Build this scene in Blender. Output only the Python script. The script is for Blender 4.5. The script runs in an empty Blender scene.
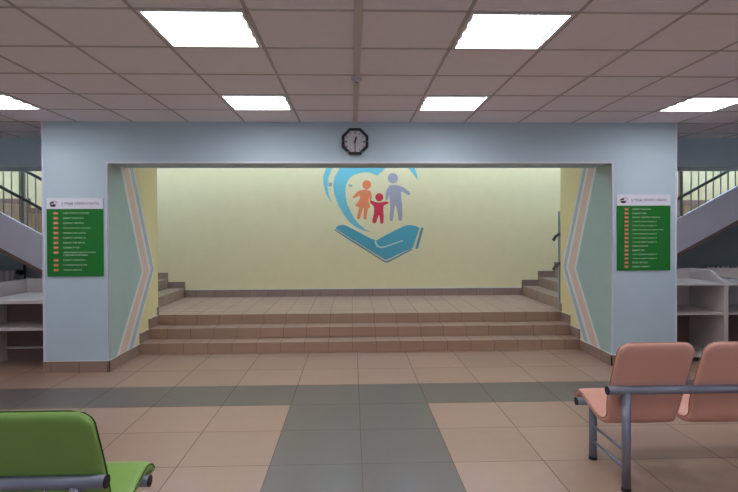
import bpy, bmesh, math, random
from mathutils import Matrix, Vector
random.seed(7)
C = bpy.context.scene.collection
PI = math.pi

# ------------------------------------------------------------------ helpers
def lin(c):
    return tuple((v/12.92 if v <= .04045 else ((v+.055)/1.055)**2.4) for v in (x/255 for x in c))

class NT:
    def __init__(s, name):
        s.m = bpy.data.materials.new(name); s.m.use_nodes = True
        s.t = s.m.node_tree; s.n = s.t.nodes; s.l = s.t.links
        s.b = s.n['Principled BSDF']
    def node(s, k, **kw):
        n = s.n.new(k)
        for a, v in kw.items(): setattr(n, a, v)
        return n
    def plug(s, sock, v):
        if isinstance(v, (int, float, tuple, list)):
            sock.default_value = v
        else: s.l.new(v, sock)
    def math(s, op, a, b=None, c=None):
        n = s.node('ShaderNodeMath', operation=op)
        s.plug(n.inputs[0], a)
        if b is not None: s.plug(n.inputs[1], b)
        if c is not None: s.plug(n.inputs[2], c)
        return n.outputs[0]
    def mix(s, f, a, b, blend='MIX'):
        n = s.node('ShaderNodeMix', data_type='RGBA', blend_type=blend)
        s.plug(n.inputs[0], f)
        s.plug(n.inputs[6], a if not isinstance(a, tuple) else (*a[:3], 1))
        s.plug(n.inputs[7], b if not isinstance(b, tuple) else (*b[:3], 1))
        return n.outputs[2]
    def coords(s):
        tc = s.node('ShaderNodeTexCoord'); return tc.outputs['Object']

def paint(name, rgb, rough=.5, spec=.4, metal=0, noise=.04, scale=6, bump=.0, bscale=200):
    k = NT(name); b = k.b
    nz = k.node('ShaderNodeTexNoise'); k.l.new(k.coords(), nz.inputs['Vector'])
    nz.inputs['Scale'].default_value = scale; nz.inputs['Detail'].default_value = 4
    c = lin(rgb)
    lo = tuple(max(0, v*(1-noise)) for v in c); hi = tuple(min(1, v*(1+noise)) for v in c)
    k.l.new(k.mix(nz.outputs['Fac'], lo, hi), b.inputs['Base Color'])
    b.inputs['Roughness'].default_value = rough; b.inputs['Metallic'].default_value = metal
    b.inputs['Specular IOR Level'].default_value = spec
    if bump:
        n2 = k.node('ShaderNodeTexNoise'); k.l.new(k.coords(), n2.inputs['Vector'])
        n2.inputs['Scale'].default_value = bscale
        bp = k.node('ShaderNodeBump'); bp.inputs['Strength'].default_value = bump; bp.inputs['Distance'].default_value = .002
        k.l.new(n2.outputs['Fac'], bp.inputs['Height']); k.l.new(bp.outputs['Normal'], b.inputs['Normal'])
    return k.m

def joint(k, x, size, phase, w):
    """1 where x lies on a joint, plus the tile index."""
    u = k.math('DIVIDE', k.math('SUBTRACT', x, phase), size)
    fr = k.math('FRACT', u)
    d = k.math('MINIMUM', fr, k.math('SUBTRACT', 1.0, fr))
    return k.math('LESS_THAN', d, w/size/2), k.math('FLOOR', u), u

def tiles(name, rgb, grout, sx, sy, px, py, w=.005, rough=.3, sz=0, pz=0, band=None, spec=.4, var=.05, mott=.06):
    k = NT(name); b = k.b
    sep = k.node('ShaderNodeSeparateXYZ'); k.l.new(k.coords(), sep.inputs[0])
    jx, ix, ux = joint(k, sep.outputs[0], sx, px, w)
    jy, iy, uy = joint(k, sep.outputs[1], sy, py, w)
    ge = k.node('ShaderNodeNewGeometry'); sn = k.node('ShaderNodeSeparateXYZ'); k.l.new(ge.outputs['True Normal'], sn.inputs[0])
    def flat(o): return k.math('LESS_THAN', k.math('ABSOLUTE', o), .5)
    g = k.math('MAXIMUM', k.math('MULTIPLY', jx, flat(sn.outputs[0])), k.math('MULTIPLY', jy, flat(sn.outputs[1])))
    if sz:
        jz, iz, uz = joint(k, sep.outputs[2], sz, pz, w)
        g = k.math('MAXIMUM', g, k.math('MULTIPLY', jz, flat(sn.outputs[2])))
    col = (*lin(rgb), 1)
    if band:
        v1 = k.math('MULTIPLY', k.math('LESS_THAN', uy, -1.0), k.math('GREATER_THAN', uy, -2.0))
        v2 = k.math('MULTIPLY', k.math('LESS_THAN', uy, -1.0), k.math('LESS_THAN', k.math('ABSOLUTE', ux), 1.0))
        col = k.mix(k.math('MAXIMUM', v1, v2), lin(rgb), lin(band))
    cb = k.node('ShaderNodeCombineXYZ'); k.l.new(ix, cb.inputs[0]); k.l.new(iy, cb.inputs[1])
    wn = k.node('ShaderNodeTexWhiteNoise', noise_dimensions='2D'); k.l.new(cb.outputs[0], wn.inputs['Vector'])
    f = k.math('ADD', 1-var, k.math('MULTIPLY', wn.outputs['Value'], 2*var))
    nz = k.node('ShaderNodeTexNoise'); k.l.new(k.coords(), nz.inputs['Vector']); nz.inputs['Scale'].default_value = 9; nz.inputs['Detail'].default_value = 8
    f = k.math('MULTIPLY', f, k.math('ADD', 1-mott, k.math('MULTIPLY', nz.outputs['Fac'], 2*mott)))
    vm = k.node('ShaderNodeVectorMath', operation='SCALE')
    k.plug(vm.inputs[0], col[:3] if isinstance(col, tuple) else col); k.l.new(f, vm.inputs['Scale'])
    k.l.new(k.mix(g, vm.outputs[0], lin(grout)), b.inputs['Base Color'])
    k.l.new(k.math('ADD', rough, k.math('MULTIPLY', g, .4)), b.inputs['Roughness'])
    b.inputs['Specular IOR Level'].default_value = spec
    bp = k.node('ShaderNodeBump'); bp.inputs['Strength'].default_value = .3; bp.inputs['Distance'].default_value = .003
    k.l.new(k.math('SUBTRACT', 1.0, g), bp.inputs['Height']); k.l.new(bp.outputs['Normal'], b.inputs['Normal'])
    return k.m

class MB:
    """collects shapes into one mesh"""
    def __init__(s): s.b = bmesh.new(); s.mi = 0
    def _f(s, vs):
        f = s.b.faces.new(vs); f.material_index = s.mi; return f
    def box(s, x0, x1, y0, y1, z0, z1, bev=0, seg=2):
        v = [s.b.verts.new((x, y, z)) for z in (z0, z1) for y in (y0, y1) for x in (x0, x1)]
        fs = [s._f([v[i] for i in q]) for q in ((0,2,3,1),(4,5,7,6),(0,1,5,4),(2,6,7,3),(0,4,6,2),(1,3,7,5))]
        if bev:
            ed = list({e for f in fs for e in f.edges})
            r = bmesh.ops.bevel(s.b, geom=ed, offset=bev, segments=seg, affect='EDGES', profile=.5)
            for f in r['faces']: f.material_index = s.mi
        return s
    def prism(s, pts, axis, a0, a1):
        """closed outline pts (2-D) pushed along an axis: 'x' -> (y,z), 'y' -> (x,z), 'z' -> (x,y)"""
        def p(q, a): return {'x': (a, q[0], q[1]), 'y': (q[0], a, q[1]), 'z': (q[0], q[1], a)}[axis]
        A = [s.b.verts.new(p(q, a0)) for q in pts]; B = [s.b.verts.new(p(q, a1)) for q in pts]
        n = len(pts); fs = [s._f(A), s._f(B[::-1])]
        for i in range(n): fs.append(s._f([A[i], B[i], B[(i+1) % n], A[(i+1) % n]]))
        bmesh.ops.recalc_face_normals(s.b, faces=fs)
        if n > 4: bmesh.ops.triangulate(s.b, faces=fs[:2])
        return s
    def tube(s, pts, r, seg=14, cap=True):
        pts = [Vector(p) for p in pts]; rings = []
        for i, p in enumerate(pts):
            a = pts[max(i-1, 0)]; c = pts[min(i+1, len(pts)-1)]; t = (c-a).normalized()
            u = t.cross(Vector((0, 0, 1)))
            if u.length < 1e-3: u = Vector((1, 0, 0))
            u.normalize(); w = t.cross(u).normalized()
            rr = r[i] if isinstance(r, (list, tuple)) else r
            rings.append([s.b.verts.new(p+rr*(math.cos(2*PI*k/seg)*u+math.sin(2*PI*k/seg)*w)) for k in range(seg)])
        fs = []
        for A, B in zip(rings, rings[1:]):
            for k in range(seg): fs.append(s._f([A[k], A[(k+1) % seg], B[(k+1) % seg], B[k]]))
        for f in fs: f.smooth = True
        if cap: fs.append(s._f(rings[0])); fs.append(s._f(rings[-1]))
        bmesh.ops.recalc_face_normals(s.b, faces=fs)
        return s
    def build(s, name, mats, parent=None, world=True):
        me = bpy.data.meshes.new(name)
        if parent is not None and world:
            root = parent
            while root.parent: root = root.parent
            bmesh.ops.translate(s.b, verts=s.b.verts[:], vec=-root.location)
        s.b.to_mesh(me); s.b.free()
        for m in (mats if isinstance(mats, (list, tuple)) else [mats]): me.materials.append(m)
        o = bpy.data.objects.new(name, me); C.objects.link(o)
        if parent is not None: o.parent = parent
        return o

def box(name, m, parent, *a, **k): return MB().box(*a, **k).build(name, m, parent)
def thing(name, label, cat, loc=(0, 0, 0), rz=0, group=None):
    o = bpy.data.objects.new(name, None); C.objects.link(o); o.empty_display_size = .1
    o.location = loc; o.rotation_euler = (0, 0, rz); return tag(o, label, cat, group)
def tag(o, label, cat, group=None):
    o['label'] = label; o['category'] = cat
    if group: o['group'] = group
    return o
def struct(o, label=None):
    o['kind'] = 'structure'
    if label: o['label'] = label; o['category'] = {'w': 'wall', 'f': 'floor', 'c': 'ceiling', 'b': 'skirting', 't': 'trim'}.get(o.name[0], 'structure')
    return o
def copy_tree(o, parent=None):
    c = o.copy(); C.objects.link(c)
    if parent is not None: c.parent = parent
    for ch in list(o.children): copy_tree(ch, c)
    return c

# ------------------------------------------------------------------ materials
M = {}
M['floor'] = tiles('floor_tiles', (165, 135, 116), (106, 86, 76), .6, .6, .0592, 5.8829, w=.006, rough=.28, band=(103, 94, 89), spec=.35)
M['step'] = tiles('step_tiles', (168, 137, 116), (118, 98, 90), .3, .3, 0, 7.29, w=.006, rough=.35)
M['skirt'] = tiles('skirting_tiles', (152, 125, 112), (104, 86, 80), .3, .3, .05, .12, w=.005, rough=.35)
M['flight'] = tiles('stair_tiles', (152, 128, 108), (104, 88, 80), .3, .3, 0, 7.29, w=.006, rough=.4)
M['blue'] = paint('pale_blue_paint', (186, 203, 211), .6, .3)
M['teal'] = paint('pale_teal_paint', (168, 186, 177), .6, .3)
M['peach'] = paint('peach_paint', (220, 190, 170), .6, .3)
M['white_stripe'] = paint('white_stripe_paint', (222, 220, 214), .6, .3)
M['grey_stripe'] = paint('grey_blue_paint', (180, 184, 186), .6, .3)
M['yellow'] = paint('yellow_paint', (230, 212, 154), .6, .3)
M['cream'] = paint('cream_paint', (237, 220, 172), .6, .3)
M['bead'] = paint('corner_bead', (214, 212, 224), .45, .4)
M['caulk'] = paint('white_caulk', (222, 220, 212), .5, .4)
M['dark_wall'] = paint('dark_grey_paint', (176, 184, 184), .6, .3)
M['ceil'] = paint('mineral_fibre_tile', (248, 242, 249), .9, .1, noise=.03, scale=14, bump=.25, bscale=260)
M['tbar'] = paint('ceiling_grid_metal', (190, 180, 181), .5, .4)
M['white_metal'] = paint('white_enamel', (232, 232, 230), .4, .5, noise=.01)
M['lilac'] = paint('stringer_paint', (238, 233, 243), .55, .3)
M['brown'] = paint('brown_paint', (140, 112, 102), .6, .3)
M['rail'] = paint('railing_enamel', (152, 152, 144), .45, .5, noise=.02)
M['handrail'] = paint('dark_handrail', (92, 88, 82), .5, .4, noise=.02)
M['laminate'] = paint('white_laminate', (200, 190, 187), .45, .4, noise=.02)
M['board'] = paint('brown_back_board', (120, 98, 92), .7, .2)
M['radiator'] = paint('radiator_enamel', (230, 220, 222), .5, .4)
M['valve'] = paint('dark_valve', (36, 36, 40), .5, .4)
M['orange'] = paint('peach_vinyl', (212, 158, 140), .42, .4, noise=.03, scale=12, bump=.12, bscale=160)
M['orange_pipe'] = paint('peach_piping', (178, 124, 106), .5, .3)
M['green'] = paint('green_vinyl', (132, 168, 84), .38, .4, noise=.03, scale=12, bump=.12, bscale=160)
M['green_pipe'] = paint('green_piping', (58, 88, 36), .5, .3)
M['steel'] = paint('grey_powder_coat', (128, 132, 146), .35, .5, metal=.35, noise=.03)
M['rubber'] = paint('black_plastic', (22, 22, 24), .5, .4)
M['bolt'] = paint('bright_bolt', (220, 220, 220), .25, .6, metal=.9)
M['black'] = paint('clock_case', (34, 32, 38), .35, .5)
M['dial'] = paint('clock_dial', (206, 202, 204), .5, .4, noise=.02)
M['sign_green'] = paint('sign_green', (30, 118, 42), .3, .5, noise=.03)
M['sign_white'] = paint('sign_white', (226, 222, 232), .3, .5, noise=.01)
M['sign_orange'] = paint('sign_orange', (206, 104, 62), .4, .4, noise=.01)
M['ink'] = paint('grey_ink', (92, 92, 100), .5, .3)
M['ink_dark'] = paint('dark_ink', (60, 62, 66), .5, .3)
M['ink_pink'] = paint('pink_ink', (190, 120, 130), .5, .3)
M['letter'] = paint('pale_lettering', (206, 226, 200), .5, .3, noise=.01)
M['m_blue'] = paint('mural_sky_blue', (122, 194, 202), .55, .3)
M['m_hand'] = paint('mural_hand_blue', (90, 166, 182), .55, .3)
M['m_shadow'] = paint('mural_outline_blue', (104, 150, 158), .55, .3)
M['m_orange'] = paint('mural_orange', (240, 138, 92), .55, .3)
M['m_red'] = paint('mural_crimson', (222, 62, 80), .55, .3)
M['m_man'] = paint('mural_grey_violet', (172, 164, 173), .55, .3)
M['m_line'] = paint('mural_pale_line', (205, 214, 200), .55, .3)
M['duct'] = paint('cable_duct', (204, 194, 195), .5, .4)
M['sensor'] = paint('sensor_plastic', (196, 190, 194), .45, .4)

def lamp_material(strength):
    """four fluorescent tubes behind a frosted sheet"""
    k = NT('lit_diffuser'); b = k.b
    tc = k.node('ShaderNodeTexCoord'); sep = k.node('ShaderNodeSeparateXYZ'); k.l.new(tc.outputs['Object'], sep.inputs[0])
    ph = k.math('COSINE', k.math('MULTIPLY', sep.outputs[1], 2*PI/.14))            # tubes 14 cm apart
    tube = k.math('MAXIMUM', k.math('MULTIPLY', ph, -1.0), 0.0)
    base = k.math('SUBTRACT', .046, k.math('MULTIPLY', k.math('POWER', k.math('DIVIDE', k.math('ABSOLUTE', sep.outputs[0]), .27), 3.0), .034))
    f = k.math('MAXIMUM', tube, base)
    b.inputs['Base Color'].default_value = (.8, .8, .8, 1)
    b.inputs['Emission Color'].default_value = (.96, .98, 1.06, 1)
    k.l.new(k.math('MULTIPLY', f, strength), b.inputs['Emission Strength'])
    return k.m
M['lamp'] = lamp_material(30.0)
M['lamp_stair'] = lamp_material(34.0); M['lamp_stair'].node_tree.nodes['Principled BSDF'].inputs['Emission Color'].default_value = (.69, .95, 1.29, 1)  # cool glow for the added stairwell lamps

# ------------------------------------------------------------------ camera (standing visitor)
cam = bpy.data.objects.new('camera', bpy.data.cameras.new('camera')); C.objects.link(cam)
cam.data.sensor_width = 36; cam.data.lens = 26.093; cam.data.shift_y = -.01435; cam.data.clip_start = .05; cam.data.clip_end = 60
YAW, PITCH, ROLL = -.0319, -.0103, .0038
R = Matrix.Rotation(YAW, 3, 'Z') @ Matrix.Rotation(PITCH, 3, 'X') @ Matrix.Rotation(ROLL, 3, 'Y')
rt, fw, up = R.col[0], R.col[1], R.col[2]
cam.matrix_world = Matrix(((rt[0], up[0], -fw[0], 0), (rt[1], up[1], -fw[1], 0), (rt[2], up[2], -fw[2], 1.5296), (0, 0, 0, 1)))
bpy.context.scene.camera = cam

# ------------------------------------------------------------------ room shell
H = 2.7104                                    # hall ceiling
XL0, XL1, XR0, XR1 = -3.332, -2.638, 2.898, 3.633   # the two pillars
YF, YH, YJ, YB = 5.873, 6.326, 7.35, 9.2       # wall face, back of the header, back of the pillars, back wall
ZO, ZS = 2.261, 3.5                           # opening height, stairwell ceiling
XM = 7.2
struct(box('floor', M['floor'], None, -XM, XM, -4.0, YB, -.12, 0), 'beige square tiled hall floor with a grey tile band and grey path')

# front wall: two pillars and the header; the pillars' inner faces carry the painted chevron
def jamb(mb, x, sgn, pl):
    """inner face of a pillar at X = x as painted fields between chevron lines; pl = (top, corner, bottom) Y of each line"""
    zt, zv, zb = H, 1.02, 0
    def line(t, v, b):
        # t given at z 2.27, b given at z .145; run on to the ceiling and floor
        tt = t+(t-v)*(zt-2.27)/(2.27-zv); bb = b+(b-v)*(.145-zb)/(zv-.145)
        return [(max(tt, YF), zt), (v, zv), (max(bb, YF), zb)]
    lines = [[(YF, zt), (YF, zv), (YF, zb)]]+[line(*q) for q in pl]+[[(YJ, zt), (YJ, zv), (YJ, zb)]]
    order = [1, 2, 3, 2, 4, 2, 5]            # teal, white, peach, white, grey, white, yellow
    for i in range(len(lines)-1):
        for j in (0, 1):
            a, b = lines[i], lines[i+1]
            vs = [mb.b.verts.new((x, *p)) for p in (a[j], b[j], b[j+1], a[j+1])]
            if sgn < 0: vs.reverse()
            f = mb.b.faces.new(vs); f.material_index = order[i]
def pillar(mb, x0, x1, inner, pl):
    for x, keep in ((x0, inner != 'lo'), (x1, inner != 'hi')):
        if keep:
            mb._f([mb.b.verts.new(p) for p in ((x, YF, 0), (x, YJ, 0), (x, YJ, H), (x, YF, H))])
    for y in (YF, YJ):
        mb._f([mb.b.verts.new(p) for p in ((x0, y, 0), (x1, y, 0), (x1, y, H), (x0, y, H))])
    mb._f([mb.b.verts.new(p) for p in ((x0, YF, H), (x1, YF, H), (x1, YJ, H), (x0, YJ, H))])
    jamb(mb, x0 if inner == 'lo' else x1, 1 if inner == 'hi' else -1, pl)
paints = [M['blue'], M['teal'], M['white_stripe'], M['peach'], M['grey_stripe'], M['yellow']]
PLL = [(6.20, 6.80, 6.08), (6.26, 6.85, 6.15), (6.42, 7.03, 6.34), (6.46, 7.09, 6.40), (6.56, 7.20, 6.52), (6.60, 7.24, 6.57)]
PLR = [(6.25, 6.83, 6.16), (6.31, 6.89, 6.22), (6.48, 7.08, 6.40), (6.53, 7.15, 6.48), (6.62, 7.25, 6.60), (6.66, 7.29, 6.65)]
mb = MB(); pillar(mb, XL0, XL1, 'hi', PLL); struct(mb.build('wall_left_pillar', paints), 'pale blue pillar left of the stage with a chevron striped inner side')
mb = MB(); pillar(mb, XR0, XR1, 'lo', PLR); struct(mb.build('wall_right_pillar', paints), 'pale blue pillar right of the stage with a chevron striped inner side')
struct(box('wall_header', M['blue'], None, XL1, XR0, YF, YH, ZO, H), 'pale blue header over the wide stage opening')
# upper stairwell walls that close the space above the hall ceiling
struct(box('wall_stairwell_front', M['cream'], None, XL1, XR0, YF+.2, YH, H, ZS))
struct(box('wall_lintel_left', M['blue'], None, -XM, XL0, 6.85, YJ, 2.335, ZS), 'blue lintel above the stair railing left of the left pillar')
struct(box('wall_lintel_right', M['blue'], None, XR1, XM, 6.85, YJ, 2.335, ZS), 'blue lintel above the stair railing right of the right pillar')
struct(box('wall_upper_left', M['cream'], None, XL0, XL1, 6.2, YJ, H, ZS))
struct(box('wall_upper_right', M['cream'], None, XR0, XR1, 6.2, YJ, H, ZS))
struct(box('wall_back', M['cream'], None, -XM, XM, YB, YB+.15, 0, ZS), 'cream wall at the back of the stage')
struct(box('wall_left', M['blue'], None, -XM-.15, -XM, -4.0, YB+.15, 0, ZS))
struct(box('wall_right', M['blue'], None, XM, XM+.15, -4.0, YB+.15, 0, ZS))
# wall behind the viewer, with unseen glowing windows added as fill light
WX = [(-5.6, -3.4), (-1.1, 1.1), (3.4, 5.6)]
mb = MB(); xs = [-XM]+[v for w in WX for v in w]+[XM]
for a, b in zip(xs[::2], xs[1::2]): mb.box(a, b, -4.15, -4.0, 0, H)
for a, b in WX: mb.box(a, b, -4.15, -4.0, 0, .85); mb.box(a, b, -4.15, -4.0, 2.35, H)
struct(mb.build('wall_behind_viewer', M['blue']))
k = NT('bright_window_pane'); k.b.inputs['Base Color'].default_value = (.7, .75, .8, 1); k.b.inputs['Roughness'].default_value = .1
k.b.inputs['Emission Color'].default_value = (.80, .94, 1.18, 1); k.b.inputs['Emission Strength'].default_value = 2.6; M['pane'] = k.m
for n, (a, b) in enumerate(WX):
    mb = MB()
    for x0, x1, z0, z1 in ((a, b, .85, .92), (a, b, 2.28, 2.35), (a, a+.07, .92, 2.28), (b-.07, b, .92, 2.28), ((a+b)/2-.04, (a+b)/2+.04, .92, 2.28)): mb.box(x0, x1, -4.11, -4.03, z0, z1)
    w = struct(mb.build('window_%d' % (n+1), M['white_metal']))
    box('pane', M['pane'], w, a+.07, b-.07, -4.09, -4.08, .92, 2.28)
struct(box('ceiling_stairwell', M['white_metal'], None, -XM, XM, 6.2, YB+.15, ZS, ZS+.1))

# corner beads round the opening and down the pillars' outer corners
mb = MB(); t = .018
for x0, x1 in ((XL1-t, XL1+.003), (XR0-.003, XR0+t)): mb.box(x0, x1, YF-.003, YF, .13, ZO+t)
mb.box(XL1-t, XR0+t, YF-.0035, YF, ZO-.002, ZO+t)
mb.box(XL0-.003, XL0+t, YF-.003, YF, .13, H); mb.box(XR1-t, XR1+.003, YF-.003, YF, .13, H)
mb.box(XL1-.001, XL1+.003, YF-.003, YF+.012, .13, ZO); mb.box(XR0-.003, XR0+.001, YF-.003, YF+.012, .13, ZO)
struct(mb.build('trim_corner_bead', M['bead']), 'thin pale corner bead round the stage opening')

# skirting: tiles along the pillars' fronts, stepping up with the stairs on the inner sides
RZ, RT, Y0 = .13, .30, 6.705                  # riser, tread, first riser
def skirt(name, x0, x1, xin, sg, lab):
    mb = MB(); mb.box(x0, x1, YF-.012, YF, 0, .12)
    prof = [(YF-.012, 0), (YF-.012, .12), (Y0, .125), (Y0, .255), (Y0+RT, .255), (Y0+RT, .385), (Y0+2*RT, .385), (Y0+2*RT, .50), (YJ, .50), (YJ, 0)]
    mb.prism(prof, 'x', xin, xin+sg*.012)
    mb.mi = 1
    mb.box(x0, x1, YF-.009, YF, .12, .127)
    for a, b in zip(prof[1:-2], prof[2:-1]):
        if abs(a[1]-b[1]) < .02: mb.box(min(xin, xin+sg*.009), max(xin, xin+sg*.009), a[0], b[0], max(a[1], b[1]), max(a[1], b[1])+.006)
    return struct(mb.build(name, [M['skirt'], M['caulk']]), lab)
skirt('baseboard_left_pillar', XL0, XL1+.012, XL1, 1, 'brown tile skirting stepping up the left pillar')
skirt('baseboard_right_pillar', XR0-.012, XR1, XR0, -1, 'brown tile skirting stepping up the right pillar')

# stage: three tiled steps and the landing between the pillars and the back wall
LZ = 3*RZ
SL, SR = -2.853, 2.957                       # where the side flights start
mb = MB()
for i in range(3):
    y = Y0+i*RT; ye = YJ if i == 2 else y+RT
    mb.box(XL1+.012, XR0-.012, y, ye, i*RZ if i else 0, (i+1)*RZ)
    mb.box(XL1+.012, XR0-.012, y-.008, y, (i+1)*RZ-.022, (i+1)*RZ)
mb.box(SL, SR, YJ, YB, 0, LZ)
struct(mb.build('floor_stage_steps', M['step']), 'three wide brown tiled steps up to the landing under the mural')
mb = MB(); mb.box(SL, SR, YB-.012, YB, LZ, LZ+.125); mb.mi = 1; mb.box(SL, SR, YB-.009, YB, LZ+.125, LZ+.135)
struct(mb.build('baseboard_stage', [M['skirt'], M['caulk']]), 'brown tile skirting under the cream mural wall')

# hall ceiling: tiles in a grid, open where the lamps sit
GX, GY, S = .040, 2.8855, .6
LAMPS = [(-2, 0), (1, 0), (-2, 3), (1, 3), (-6, 3), (5, 3), (-6, 0), (5, 0), (-6, -3), (-2, -3), (1, -3), (5, -3)]  # those out of view are added to brighten the hall, keeping the spacing
mb = MB(); bars = MB()
for i in range(-12, 12):
    for j in range(-12, 7):
        if (i, j) in LAMPS: continue
        x0, x1 = max(GX+S*i, -XM), min(GX+S*(i+1), XM); y0, y1 = max(GY+S*j, -4), min(GY+S*(j+1), 6.85)
        if x1-x0 < .01 or y1-y0 < .01: continue
        if j >= 5 and x0 >= XL0 and x1 <= XR1: continue
        mb.box(x0, x1, y0, y1, H, H+.015)
for i in range(-12, 13):
    x = GX+S*i
    if abs(x) < XM:
        bars.box(x-.010, x+.010, -4, 6.85 if (x < XL0 or x > XR1) else YF, H-.004, H+.001)
for j in range(-11, 8):
    y = GY+S*j
    if j < 5: bars.box(-XM, XM, y-.010, y+.010, H-.004, H+.001)
    elif y < 6.85:
        for a, b in ((-XM, XL0), (XR1, XM)): bars.box(a, b, y-.010, y+.010, H-.004, H+.001)
struct(mb.build('ceiling', M['ceil']), 'suspended ceiling of square mineral fibre tiles')
struct(bars.build('trim_ceiling_grid', M['tbar']), 'metal grid of the suspended ceiling')

# ------------------------------------------------------------------ ceiling lamps
def make_lamp(label, group):
    t = thing('ceiling_light', label, 'ceiling light', (0, 0, H), 0, group)
    mb = MB(); a, b = .286, .268
    for x0, x1, y0, y1 in ((-a, a, -a, -b), (-a, a, b, a), (-a, -b, -b, b), (b, a, -b, b)): mb.box(x0, x1, y0, y1, -.008, .04)
    mb.build('frame', M['white_metal'], t, False)
    MB().box(-a, a, -a, a, .06, .07).build('housing', M['white_metal'], t, False)
    MB().box(-b, b, -b, b, .018, .022).build('diffuser', M['lamp'], t, False)
    return t
LAB = {(-2, 0): 'large lit square ceiling light in the left half of the ceiling, nearest the viewer',
       (1, 0): 'large lit square ceiling light in the right half of the ceiling, nearest the viewer',
       (-2, 3): 'small-looking lit ceiling light close above the header, left of the wall clock',
       (1, 3): 'small-looking lit ceiling light close above the header, right of the wall clock',
       (-6, 3): 'lit ceiling light cut by the left edge of the photo, before the left pillar',
       (5, 3): 'lit ceiling light at the right edge of the photo, before the right pillar'}
lamp0 = None
for q in LAMPS:
    lab = LAB.get(q, 'lit square ceiling light of the hall outside the picture')
    if lamp0 is None: o = lamp0 = make_lamp(lab, 'square ceiling lights')
    else: o = copy_tree(lamp0); o['label'] = lab
    o.location = (GX+S*(q[0]+.5), GY+S*(q[1]+.5), H)
# unseen lamps added in the stairwell to brighten the back wall from above
st0 = None
for x in (-6.3, -5.1, -3.9, -2.7, -1.5, -.3, .9, 2.1, 3.3, 4.5, 5.7, 6.7):
    if st0 is None:
        o = st0 = make_lamp('lit square lamp high in the stairwell behind the header', 'stairwell lamps')
        for c in o.children:
            if c.name.startswith('diffuser'): c.data.materials[0] = M['lamp_stair']
    else: o = copy_tree(st0)
    o.location = (x, 8.55, ZS-.09)

# cable duct along the middle of the ceiling and the small sensor on it
tag(box('cable_duct', M['duct'], None, GX-.024, GX+.024, -3.9, YF-.001, H-.016, H-.0045), 'narrow grey cable duct running along the middle of the ceiling', 'cable duct')
t = thing('ceiling_sensor', 'small round smoke sensor under the middle cable duct', 'smoke detector', (GX, GY+2*S, H-.0165))
MB().tube([(0, 0, 0), (0, 0, -.018)], [.042, .042], 20).build('base', M['sensor'], t, False)
MB().tube([(0, 0, -.018), (0, 0, -.034), (0, 0, -.040)], [.032, .03, .018], 20).build('sensor_head', M['sensor'], t, False)
MB().tube([(0, 0, -.040), (0, 0, -.043)], [.012, .01], 14).build('sensor_eye', M['rubber'], t, False)

# ------------------------------------------------------------------ clock on the header
ck = thing('wall_clock', 'black octagonal wall clock with pale dial on the blue header', 'clock', (.038, YF, 2.493))
def octo(r): return [(r*math.cos(PI/8+k*PI/4), r*math.sin(PI/8+k*PI/4)) for k in range(8)]
def ring(mb, ro, ri, y0, y1):
    A, B = octo(ro), octo(ri)
    for k in range(8):
        q = [A[k], A[(k+1) % 8], B[(k+1) % 8], B[k]]; mb.prism(q, 'y', y0, y1)
mb = MB(); ring(mb, .158, .128, -.04, 0); ring(mb, .150, .124, -.046, -.038); mb.build('case', M['black'], ck, False)
MB().prism(octo(.130), 'y', -.02, -.012).build('dial', M['dial'], ck, False)
for k in range(12):
    mb = MB(); a = k*PI/6; r0, r1 = (.092, .112) if k % 3 else (.085, .112); w = .0035 if k % 3 else .006
    d = (math.sin(a), math.cos(a)); n = (d[1], -d[0])
    mb.prism([(d[0]*r+n[0]*s, d[1]*r+n[1]*s) for r, s in ((r0, -w), (r1, -w), (r1, w), (r0, w))], 'y', -.0225, -.02)
    mb.build('hour_mark', M['ink'], ck, False)
def hand(name, a, L, w, y):
    d = (math.sin(a), math.cos(a)); n = (d[1], -d[0])
    MB().prism([(d[0]*r+n[0]*s, d[1]*r+n[1]*s) for r, s in ((-.02, -w), (L*.8, -w), (L, 0), (L*.8, w), (-.02, w))], 'y', y-.002, y).build(name, M['black'], ck, False)
hand('hour_hand', math.radians(14), .062, .009, -.025); hand('minute_hand', math.radians(180), .088, .005, -.028)
MB().tube([(0, -.02, 0), (0, -.033, 0)], .008, 12).build('hub', M['black'], ck, False)
for a in (0, PI, -PI/3.2, -PI+PI/3.2):  # shiny studs standing in for light glints on the case
    MB().tube([(.140*math.cos(a), -.044, .140*math.sin(a)), (.140*math.cos(a), -.0495, .140*math.sin(a))], [.008, .005], 10).build('screw', M['bolt'], ck, False)

# ------------------------------------------------------------------ directory signs on the pillars
def text_mesh(s, height, width=None, bold=0):
    cu = bpy.data.curves.new('lettering', 'FONT'); cu.body = s; cu.size = 1; cu.extrude = .0; cu.offset = bold; cu.resolution_u = 2
    o = bpy.data.objects.new('lettering', cu); C.objects.link(o)
    dg = bpy.context.evaluated_depsgraph_get(); dg.update()
    me = bpy.data.meshes.new_from_object(o.evaluated_get(dg))
    bpy.data.objects.remove(o); bpy.data.curves.remove(cu)
    xs = [v.co.x for v in me.vertices]; ys = [v.co.y for v in me.vertices]
    x0, y0 = min(xs), min(ys); sy = height/(max(ys)-y0); sx = width/(max(xs)-x0) if width else sy
    for v in me.vertices: v.co = ((v.co.x-x0)*sx, 0, (v.co.y-y0)*sy)
    bm = bmesh.new(); bm.from_mesh(me); bm.faces.ensure_lookup_table()
    r = bmesh.ops.extrude_face_region(bm, geom=bm.faces[:])
    bmesh.ops.translate(bm, verts=[g for g in r['geom'] if isinstance(g, bmesh.types.BMVert)], vec=(0, -.001, 0))
    bmesh.ops.recalc_face_normals(bm, faces=bm.faces[:]); bm.to_mesh(me); bm.free()
    return me
def text(name, s, x, y, z, h, w, m, parent, bold=0):
    me = text_mesh(s, h, w, bold); me.materials.append(m)
    o = bpy.data.objects.new(name, me); C.objects.link(o); o.parent = parent; o.location = (x, y, z); return o
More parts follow.
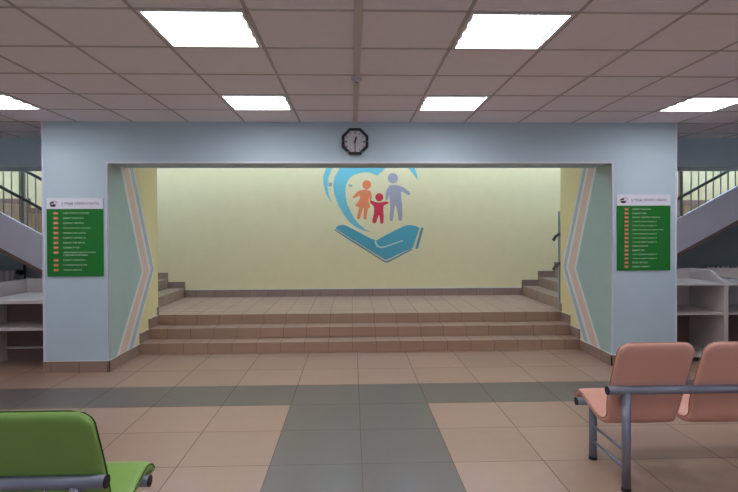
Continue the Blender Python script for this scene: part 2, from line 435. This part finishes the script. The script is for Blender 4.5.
def sign(label, x0, x1, z0, zg, z1, title, rows, tagx, textx, pitch, first, nums):
    W = x1-x0; t = thing('directory_sign', label, 'sign', (x0, YF, z0), 0, 'floor directory signs')
    MB().box(0, W, -.012, 0, 0, zg-z0).build('green_panel', M['sign_green'], t, False)
    MB().box(0, W, -.012, 0, zg-z0, z1-z0).build('title_panel', M['sign_white'], t, False)
    hz = zg-z0; hh = z1-zg; cx, cz = .115*W, hz+.48*hh; r = .034
    mb = MB()
    arc = [(cx+r*math.cos(a), cz+r*.8*math.sin(a)-.006) for a in [PI+k*PI/14 for k in range(15)]]
    mb.prism(arc, 'y', -.014, -.012)
    up_ = [(cx-r*.98+.1*r*0, cz-.002)]+[(cx+r*1.0*math.cos(a)-.004, cz+r*.62*math.sin(a)+.001) for a in [PI-k*PI/10 for k in range(0, 7)]]+[(cx+.012, cz+.004), (cx-.01, cz+.002)]
    mb.prism(up_, 'y', -.014, -.012)
    lg = mb.build('logo', M['ink_dark'], t, False)
    mb = MB(); pts = [(cx+.010+.034*math.cos(a), -.0135, cz+.010+.020*math.sin(a)) for a in [-.3+k*.19 for k in range(14)]]
    mb.tube(pts, .0035, 6); mb.build('logo_arc', M['ink_pink'], lg, False)
    a, b = title
    text('title_lettering', a, .265*W, -.0125, hz+.36*hh, .030, .205*W, M['ink_dark'], t, .012)
    text('title_lettering', b, .49*W, -.0125, hz+.34*hh, .034, .44*W, M['ink'], t)
    z = first*hz
    for (s, wfrac), n in zip(rows, nums):
        two = isinstance(s, tuple)
        tz = z
        p = MB().box(tagx[0]*W, tagx[1]*W, -.014, -.012, tz-.0135, tz+.0135).build('number_plate', M['sign_orange'], t, False)
        text('room_number', n, (tagx[0]+.012)*W, -.0145, tz-.008, .016, (tagx[1]-tagx[0]-.024)*W, M['letter'], p)
        for k, (ss, ww) in enumerate(zip(s, wfrac) if two else [(s, wfrac)]):
            text('room_lettering', ss, textx*W, -.0125, tz-.009-k*.029, .018, (ww-textx)*W, M['letter'], t)
        z -= pitch*hz*(1.56 if two else 1)
    return t
f = lambda e: (e-40)/308
sign('green floor directory with white title strip on the left pillar, twelve orange plates', -3.280, -2.684, 1.040, 1.767, 1.883,
     ('2 ЭТАЖ', '(ЛЕВОЕ КРЫЛО)'),
     [('ПЕДИАТРИЧЕСКОЕ ОТДЕЛЕНИЕ', f(272)), ('КАБИНЕТ НЕВРОЛОГА', f(243)), ('КАБИНЕТ ХИРУРГА', f(243)), ('ПРОЦЕДУРНЫЙ КАБИНЕТ', f(281)), ('ПРИВИВОЧНЫЙ КАБИНЕТ', f(255)),
      ('КАБИНЕТ ОКУЛИСТА', f(253)), ('КАБИНЕТ ЛОР-ВРАЧА', f(248)), ('КАБИНЕТ УЗИ', f(216)), (('ЗАВЕДУЮЩАЯ ПЕДИАТРИЧЕСКИМ', 'ОТДЕЛЕНИЕМ ПОЛИКЛИНИКИ'), (f(306), f(263))),
      ('КАБИНЕТ КАРДИОЛОГА', f(249)), ('СТАРШАЯ МЕДСЕСТРА', f(259)), ('ОРДИНАТОРСКАЯ', f(229))], (.115, .205), .29, .0728, .937, ['201', '202', '203', '204', '205', '206', '207', '208', '209', '210', '211', '212'])
f = lambda e: (e-37)/291
PED = 'УЧАСТКОВЫЙ ПЕДИАТР'
sign('green floor directory with white title strip on the right pillar, fifteen orange plates', 2.950, 3.554, 1.066, 1.789, 1.912,
     ('2 ЭТАЖ', '(ПРАВОЕ КРЫЛО)'),
     [('КАБИНЕТ МАССАЖА', f(219)), ('КАБИНЕТ ЛФК', f(198)), ('КАБИНЕТ ЗДОРОВОГО РЕБЕНКА', f(269)), (PED, f(253)), (PED, f(253)), ('КАБИНЕТ ФУНКЦИОНАЛЬНОЙ ДИАГНОСТИКИ', f(288)),
      (PED, f(253)), (PED, f(253)), (PED, f(252)), ('ОРДИНАТОРСКАЯ', f(203)), ('КАБИНЕТ УЗИ', f(183)), (PED, f(252)), (PED, f(252)), ('РЕГИСТРАТУРА', f(203)), ('КАБИНЕТ ХИРУРГА', f(215))],
     (.135, .212), .285, .0632, .944, ['%d' % n for n in range(213, 228)])

# ------------------------------------------------------------------ wall mural behind the stage
MURAL = {
    'heart_band': [(-213,2579),(-295,2436),(-319,2296),(-296,2134),(-227,1948),(-135,1785),(-31,1656),(62,1582),(190,1523),(329,1485),(213,1551),(120,1630),(39,1733),(-30,1866),(-76,1971),(-104,2087),(-110,2203),(-93,2308),(-51,2401),(30,2470),(159,2512),(287,2519),(368,2496),(438,2463),(485,2500),(543,2556),(625,2617),(742,2663),(870,2645),(987,2579),(1069,2481),(1139,2383),(1127,2470),(1093,2579),(1034,2668),(918,2749),(754,2789),(614,2749),(509,2668),(455,2603),(380,2691),(241,2765),(55,2761),(-108,2679)],
    'outer_arc': [(-446,2571),(-488,2438),(-481,2292),(-427,2124),(-336,1978),(-390,2124),(-414,2271),(-401,2417),(-342,2571),(-258,2667),(-111,2764),(14,2797),(-132,2822),(-299,2763),(-391,2672)],
    'woman': [(204,2221),(122,2203),(64,2156),(13,2091),(29,2070),(75,2091),(141,2121),(141,2075),(110,2017),(56,1954),(98,1928),(126,1919),(109,1831),(88,1738),(111,1710),(139,1726),(167,1819),(196,1907),(214,1905),(202,1795),(200,1737),(214,1709),(237,1707),(253,1725),(265,1830),(280,1905),(319,1911),(296,2005),(290,2098),(304,2063),(315,2016),(338,2035),(346,2098),(334,2168),(309,2207),(262,2226)],
    'child': [(308,2028),(343,2035),(401,2011),(471,2000),(541,2011),(588,2020),(630,2011),(630,1983),(576,1962),(546,1941),(541,1853),(550,1759),(542,1655),(517,1631),(489,1643),(480,1736),(470,1783),(454,1771),(423,1667),(395,1639),(365,1648),(349,1678),(377,1807),(382,1900),(373,1942),(320,1988)],
    'man': [(682,2300),(636,2277),(593,2202),(579,2121),(581,2051),(602,2034),(626,2062),(644,2127),(658,2039),(662,1876),(652,1736),(657,1694),(680,1677),(704,1694),(723,1829),(744,1945),(756,1957),(775,1899),(797,1759),(804,1700),(832,1682),(860,1700),(868,1782),(868,1945),(850,2085),(846,2183),(892,2178),(939,2150),(981,2125),(1009,2143),(998,2171),(939,2225),(869,2272),(799,2295),(741,2304)],
    'woman_head': [(335,2307),(332,2287),(324,2269),(312,2253),(296,2241),(277,2233),(258,2231),(238,2233),(219,2241),(203,2253),(191,2269),(184,2288),(181,2307),(184,2327),(191,2346),(204,2362),(220,2374),(238,2381),(258,2384),(278,2381),(297,2374),(312,2362),(325,2346),(332,2327)],
    'child_head': [(544,2090),(541,2072),(534,2055),(523,2041),(509,2030),(492,2023),(474,2021),(455,2023),(439,2030),(424,2041),(413,2056),(406,2073),(404,2091),(406,2109),(413,2126),(425,2140),(439,2151),(456,2158),(474,2160),(492,2158),(509,2151),(524,2140),(535,2125),(542,2108)],
    'man_head': [(797,2419),(794,2396),(785,2374),(771,2356),(753,2342),(731,2333),(708,2330),(685,2333),(664,2342),(645,2356),(631,2374),(623,2396),(620,2419),(623,2442),(632,2463),(646,2481),(664,2495),(686,2504),(709,2507),(732,2504),(753,2495),(771,2481),(786,2463),(794,2441)],
    'hand': [(-287,1558),(-229,1608),(-136,1620),(-66,1589),(143,1479),(329,1378),(422,1350),(563,1431),(750,1523),(914,1600),(1008,1613),(1101,1594),(1165,1561),(1053,1218),(842,1126),(608,1017),(561,1022),(235,1222),(-44,1398)],
    'thumb_line': [(390,1359),(394,1298),(431,1238),(499,1212),(567,1225),(883,1336),(876,1355),(562,1249),(503,1237),(455,1261),(420,1308),(417,1350)],
    'hand_shadow': [(-311,1534),(-287,1539),(3,1356),(561,999),(608,992),(1030,1202),(1042,1183),(619,966),(561,971),(-21,1340)],
    'cuff': [(1195,1568),(1237,1557),(1135,1195),(1089,1202)],
    'mark': [(-397,2343),(-342,2343),(-342,2278),(-398,2278)],
    'mark2': [(-54,2308),(11,2308),(11,2273),(-54,2273)],
}

mu = thing('wall_mural', 'painted emblem of a family inside a heart held by a hand on cream wall', 'mural', (.34, YB, 1.0))
def flat(name, keys, m, th, parent, y=YB):
    mb = MB()
    for k in keys: mb.prism([(x/1000, z/1000) for x, z in MURAL[k]], 'y', y-th, y)
    return mb.build(name, m, parent)
flat('heart_outline', ['heart_band'], M['m_blue'], .002, mu)
flat('outer_heart_stroke', ['outer_arc'], M['m_blue'], .002, mu)
for n, m in (('woman', 'm_orange'), ('child', 'm_red'), ('man', 'm_man')):
    flat(n+'_figure', [n, n+'_head'], M[m], .002, mu)
hd = flat('hand_shape', ['hand'], M['m_hand'], .002, mu)
flat('thumb_line', ['thumb_line'], M['m_line'], .003, hd)
flat('hand_outline', ['hand_shadow'], M['m_shadow'], .0025, hd)
flat('cuff', ['cuff'], M['m_shadow'], .002, mu)
for k in ('mark', 'mark2'): flat('small_caption', [k], M['m_man'], .003, mu)

# ------------------------------------------------------------------ stairs at both sides
def stairs(sg, x0, rise, lab):
    """flight going away from the stage (sg = -1 left, 1 right) from X = x0 up to a landing"""
    run, n = .285, 10; t = thing('staircase', lab, 'stairs', (x0, 7.45, 0), 0, 'stair flights')
    X = lambda d: x0+sg*d
    zt = LZ+n*rise; dl = (n-1)*run; de = abs(sg*XM-x0)-.002
    g = rise/run
    # walking surface and slab
    top = [(X(0), LZ)]
    for i in range(n):
        top.append((X(i*run), LZ+(i+1)*rise)); top.append((X((i+1)*run) if i < n-1 else X(de), LZ+(i+1)*rise))
    low = lambda d: b0(d)-.055          # underside line
    st = .18 if sg < 0 else .245
    s0 = lambda d: LZ+rise+st+g*d
    b0 = lambda d: LZ+rise+st-.535+g*d
    poly = top+[(X(de), zt-.2), (X(dl+.25), zt-.2), (X(dl), low(dl)+.06), (X(0), max(.02, low(0)+.06))]
    MB().prism(poly, 'y', 7.45, YB-.001).build('stair_flight', M['flight'], t)
    # tiled skirting climbing the back wall
    mb = MB()
    for i in range(n):
        xe = (i+1)*run if i < n-1 else de
        a, b = X(i*run-.012), X(xe-.012 if i < n-1 else xe); mb.box(min(a, b), max(a, b), YB-.012, YB-.001, LZ+(i+1)*rise-.001, LZ+(i+1)*rise+.11)
        a, b = X(i*run-.012), X(i*run); mb.box(min(a, b), max(a, b), YB-.012, YB-.001, LZ+i*rise, LZ+(i+1)*rise)
    mb.build('stair_skirting', M['skirt'], t)
    # painted stringer on the hall side
    MB().prism([(X(0), s0(0)), (X(dl), s0(dl)), (X(de), s0(dl)), (X(de), s0(dl)-.4), (X(dl+.3), s0(dl)-.4), (X(dl), b0(dl)), (X(0), b0(0))], 'y', 7.40, 7.45).build('stringer', M['lilac'], t)
    MB().prism([(X(0), b0(0)), (X(dl), b0(dl)), (X(dl), b0(dl)+.055), (X(0), b0(0)+.055)], 'y', 7.397, 7.4005).build('stringer_edge', M['brown'], t)
    MB().prism([(X(0), low(0)+.055), (X(dl), low(dl)+.055), (X(dl), low(dl)+.035), (X(0), low(0)+.035)], 'y', 7.45, YB-.02).build('soffit', M['brown'], t)
    return s0, X, dl
def railing(s0, X, dl, sg, post_d, lab):
    t = thing('stair_railing', lab, 'railing', (X(0), 7.425, s0(0)), 0, 'stair railings')
    up1, up2 = (.355, .755) if sg < 0 else (.29, .70)
    yy = 7.425
    for d in post_d:
        a = X(d); zb = s0(d)+.0135 if d > .03 else LZ+.001
        MB().box(a-.022, a+.022, yy-.022, yy+.022, zb, s0(d)+up2+(.06 if d > .03 else .31)).build('post', M['rail'], t)
    d = .162 if sg < 0 else .13
    while d < dl-.05:
        if min(abs(d-p) for p in post_d) > .045:
            a = X(d); MB().tube([(a, yy, s0(d)+.0065), (a, yy, s0(d)+up2)], .0085, 8).build('baluster', M['rail'], t)
        d += .107
    for u in (up1, up2):
        MB().tube([(X(-.14), yy-.02, s0(0)+u-.12), (X(-.11), yy-.03, s0(0)+u-.06), (X(-.05), yy-.035, s0(0)+u-.02), (X(.05), yy-.035, s0(.05)+u), (X(dl), yy-.035, s0(dl)+u)], .021, 12).build('handrail', M['handrail'], t)
    return t
s0, X, dl = stairs(-1, SL, .158, 'tiled stair flight with pale stringer rising left behind the left pillar')
railing(s0, X, dl, -1, (-.035, 1.612), 'grey metal stair railing above the stringer left of the left pillar')
s0, X, dl = stairs(1, SR, .153, 'tiled stair flight with pale stringer rising right behind the right pillar')
railing(s0, X, dl, 1, (-.035, 1.69), 'grey metal stair railing above the stringer right of the right pillar')
# dark painted wall under the flights
for nm, sg, x0, r in (('wall_under_left_stairs', -1, SL, .158), ('wall_under_right_stairs', 1, SR, .153)):
    g = r/.285; z0 = LZ+r+(.18 if sg < 0 else .245)-.535-.03
    mb = MB(); mb.prism([(x0+sg*.02, 0), (x0+sg*.02, z0), (x0+sg*2.56, z0+g*2.56), (sg*(XM-.01), z0+g*2.56), (sg*(XM-.01), 0)], 'y', YB-.03, YB-.0005)
    struct(mb.build(nm, M['dark_wall']))

# radiators under the stairs
def radiator(label, xa, n, sg):
    t = thing('radiator', label, 'radiator', (xa, 9.05, .3), 0, 'radiators under the stairs')
    for k in range(n):
        x = xa-sg*0+sg*k*.088
        MB().box(x-.032, x+.032, 8.99, 9.10, .30, .895, bev=.022, seg=2).build('section', M['radiator'], t)
    MB().tube([(xa-sg*.03, 9.05, .84), (xa+sg*(n-1)*.088, 9.05, .84)], .02, 10).build('manifold', M['radiator'], t)
    v = MB().tube([(xa-sg*.03, 9.05, .84), (xa-sg*.16, 9.05, .84), (xa-sg*.17, 9.05, 1.0)], .022, 10).build('valve', M['valve'], t)
    MB().tube([(xa-sg*.12, 9.05, .84), (xa-sg*.12, 8.96, .86)], [.045, .04], 12).build('valve_wheel', M['valve'], v)
    MB().tube([(xa-sg*.17, 9.05, 1.0), (xa-sg*.17, 9.05, .0)], .014, 8).build('pipe', M['valve'], t)
    for k in (1, n-2):
        x = xa+sg*k*.088; MB().box(x-.012, x+.012, 9.08, YB-.032, .5, .53).build('bracket', M['valve'], t)
radiator('ribbed radiator with dark valve behind the left shelf unit', -5.60, 10, -1)
radiator('ribbed radiator behind the right shelf units', 6.12+8*.088, 9, -1)

# ------------------------------------------------------------------ white shelf units beside the pillars
def unit(label, x0, x1, y0, y1, shelves, side, backs, group, yb=None):
    """side: outline (y,z) of the end panels; backs: (z0,z1) spans of back board"""
    t = thing('shelf_unit', label, 'shelving', (x0, y0, 0), 0, group); w = .024
    for a in (x0, x1-w): MB().prism(side, 'x', a, a+w).build('side_panel', M['laminate'], t)
    for i, (z, th, ya) in enumerate(shelves): MB().box(x0+w, x1-w, ya, (y1 if i == 0 or not yb else yb)-.012, z-th, z).build('shelf', M['laminate'], t)
    for z0, z1, m in backs:
        ye = yb if yb and z0 < .5 else y1; MB().box(x0+w, x1-w, ye-.012, ye, z0, z1).build('back_panel', m, t)
    return t
unit('low white shelf unit with open tray top left of the left pillar', -4.115, -3.36, 6.0, 6.87,
     [(.765, .036, 6.0), (.455, .026, 6.02), (.165, .02, 6.42)], [(6.0, 0), (6.87, 0), (6.87, .93), (6.0, .93)],
     [(.0, .727, M['board']), (.765, .93, M['laminate'])], 'white shelf units', 6.48)
SD = [(6.0, 0), (6.65, 0), (6.65, 1.03), (6.26, 1.03), (6.0, .905)]
SH = [(.900, .022, 6.0), (.56, .022, 6.01), (.07, .022, 6.02)]
unit('white open shelf unit with sloped side panel, touching the right pillar', 3.655, 4.294, 6.0, 6.65, SH, SD, [(.56, .878, M['laminate']), (.90, 1.03, M['laminate']), (.07, .538, M['board'])], 'white shelf units')
unit('white open shelf unit at the right edge, second from the right pillar', 4.2945, 4.93, 6.0, 6.65, SH, SD, [(.56, .878, M['laminate']), (.90, 1.03, M['laminate']), (.07, .538, M['board'])], 'white shelf units')

# ------------------------------------------------------------------ beam seating
PROF = [(-.075, .878), (-.058, .843), (-.040, .795), (-.008, .72), (.026, .635), (.052, .56), (.075, .49), (.092, .430), (.112, .388), (.150, .366), (.20, .366),
        (.27, .384), (.34, .410), (.40, .433), (.44, .441), (.478, .433), (.507, .408), (.518, .380)]
def catmull(P, m=4):
    out = []
    for i in range(len(P)-1):
        p0, p1, p2, p3 = (Vector(P[max(0, min(len(P)-1, j))]) for j in (i-1, i, i+1, i+2))
        for k in range(m):
            u = k/m; out.append(.5*((2*p1)+(p2-p0)*u+(2*p0-5*p1+4*p2-p3)*u*u+(3*p1-p0-3*p2+p3)*u**3))
    return out+[Vector(P[-1])]
def seat(x0, w, t, mat, pipe):
    pts = catmull(PROF); th = .021
    L = [0]
    for a, b in zip(pts, pts[1:]): L.append(L[-1]+(b-a).length)
    tot = L[-1]; mb = MB(); rings = []; edge = []
    stations = []
    for i, p in enumerate(pts):
        tg = (pts[min(i+1, len(pts)-1)]-pts[max(i-1, 0)]).normalized(); stations.append((p, Vector((tg[1], -tg[0])), L[i]))
    prof_w = []
    for p, nrm, s in stations:
        hw = w/2
        for d, r in ((s, .075), (tot-s, .035)):
            if d < r: hw -= r-math.sqrt(max(0, r*r-(r-d)**2))
        for c0 in (tot*.52,):                 # waist at the bend between seat and back
            hw -= .012*math.exp(-((s-c0)/.06)**2)
        hw += .013*max(0, min(1, (s/tot-.6)/.4))
        e = min(s, tot-s); k = min(1, .35+.65*math.sqrt(min(1, e/.03)))
        rings.append((p, nrm, hw, th*k)); 
    vr = []
    for p, nrm, hw, tk in rings:
        ring = []; n = 28; puff = 1.0
        for q in range(n):
            a = 2*PI*q/n; ca, sa = math.cos(a), math.sin(a)
            ex = .28
            u = hw*math.copysign(abs(ca)**.16, ca); v = tk*math.copysign(abs(sa)**.5, sa)
            v *= 1+.18*(1-(u/hw)**4)
            ring.append(mb.b.verts.new((x0+w/2+u, p[0]+nrm[0]*v, p[1]+nrm[1]*v)))
        vr.append(ring)
    n = 28; fs = []
    for A, B in zip(vr, vr[1:]):
        for q in range(n): fs.append(mb._f([A[q], A[(q+1) % n], B[(q+1) % n], B[q]]))
    fs += [mb._f(vr[0]), mb._f(vr[-1])]
    bmesh.ops.recalc_face_normals(mb.b, faces=fs)
    for f in fs: f.smooth = True
    s = mb.build('seat', mat, t, False)
    pm = MB(); loop = []
    for side in (1, -1):
        seq = rings if side == 1 else rings[::-1]
        for p, nrm, hw, tk in seq[::2]:
            v = -tk*.55; loop.append((x0+w/2+side*(hw+.0005), p[0]+nrm[0]*v, p[1]+nrm[1]*v))
    loop.append(loop[0]); pm.tube(loop, .0032, 6, cap=False); pm.build('piping', pipe, s, False)
def bench(label, loc, rz, n, mat, pipe, off=.036):
    t = thing('waiting_bench', label, 'bench', loc, rz, 'beam seating'); pitch, w = .505, .442
    Lx = .034+(n-1)*pitch+w+.015; r = .0255; st = M['steel']
    for k in range(n): seat((off+k*pitch), w, t, mat, pipe)
    for nm, y, z in (('rear_rail', 0, .588), ('front_rail', .432, .387)):
        o = MB().tube([(0, y, z), (Lx, y, z)], r, 20).build(nm, st, t, False)
        for a, b in ((-.006, .001), (Lx-.001, Lx+.006)): MB().tube([(a, y, z), (b, y, z)], r*.99, 20).build('end_cap', M['rubber'], o, False)
        if nm == 'rear_rail':
            for k in range(n):
                xx = (off+k*pitch)+w*.55; MB().tube([(xx, y-.012, z-.020), (xx, y-.015, z-.029)], [.007, .005], 10).build('bolt', M['bolt'], o, False)
                MB().box(xx-.03, xx+.03, y+.018, y+.032, z-.018, z+.018).build('seat_bracket', st, o, False)
        else:
            for k in range(n):
                xx = (off+k*pitch)+w*.5; MB().box(xx-.03, xx+.03, y-.02, y+.02, z+.02, z+.029).build('seat_bracket', st, o, False)
    for x in (.11, Lx-.11):
        for y, z in ((0, .575), (.432, .371)):
            o = MB().tube([(x, y, .012), (x, y, z)], r, 20).build('leg', st, t, False)
            MB().tube([(x, y, 0), (x, y, .02)], r*1.06, 20).build('foot_cap', M['rubber'], o, False)
        for z in (.225, .125): MB().tube([(x, .01, z), (x, .425, z)], .0095, 10).build('crossbar', st, t, False)
    return t, Lx
bench('peach vinyl beam bench on grey steel legs before the right pillar', (1.487, 3.064, 0), 0, 3, M['orange'], M['orange_pipe'])
Lg = .034+2*.505+.442+.015; a = math.radians(.3)
bench('green vinyl beam bench on grey steel frame in the near left corner', (-.928-Lg*math.cos(a), 2.031-Lg*math.sin(a), 0), a, 3, M['green'], M['green_pipe'], .030)

# ------------------------------------------------------------------ view
sc = bpy.context.scene
w = bpy.data.worlds.new('world'); sc.world = w; w.use_nodes = True
w.node_tree.nodes['Background'].inputs[0].default_value = (.6, .62, .65, 1); w.node_tree.nodes['Background'].inputs[1].default_value = .05
sc.view_settings.view_transform = 'Standard'; sc.view_settings.look = 'None'; sc.view_settings.gamma = 1
sc.view_settings.use_curve_mapping = False; sc.view_settings.exposure = .29
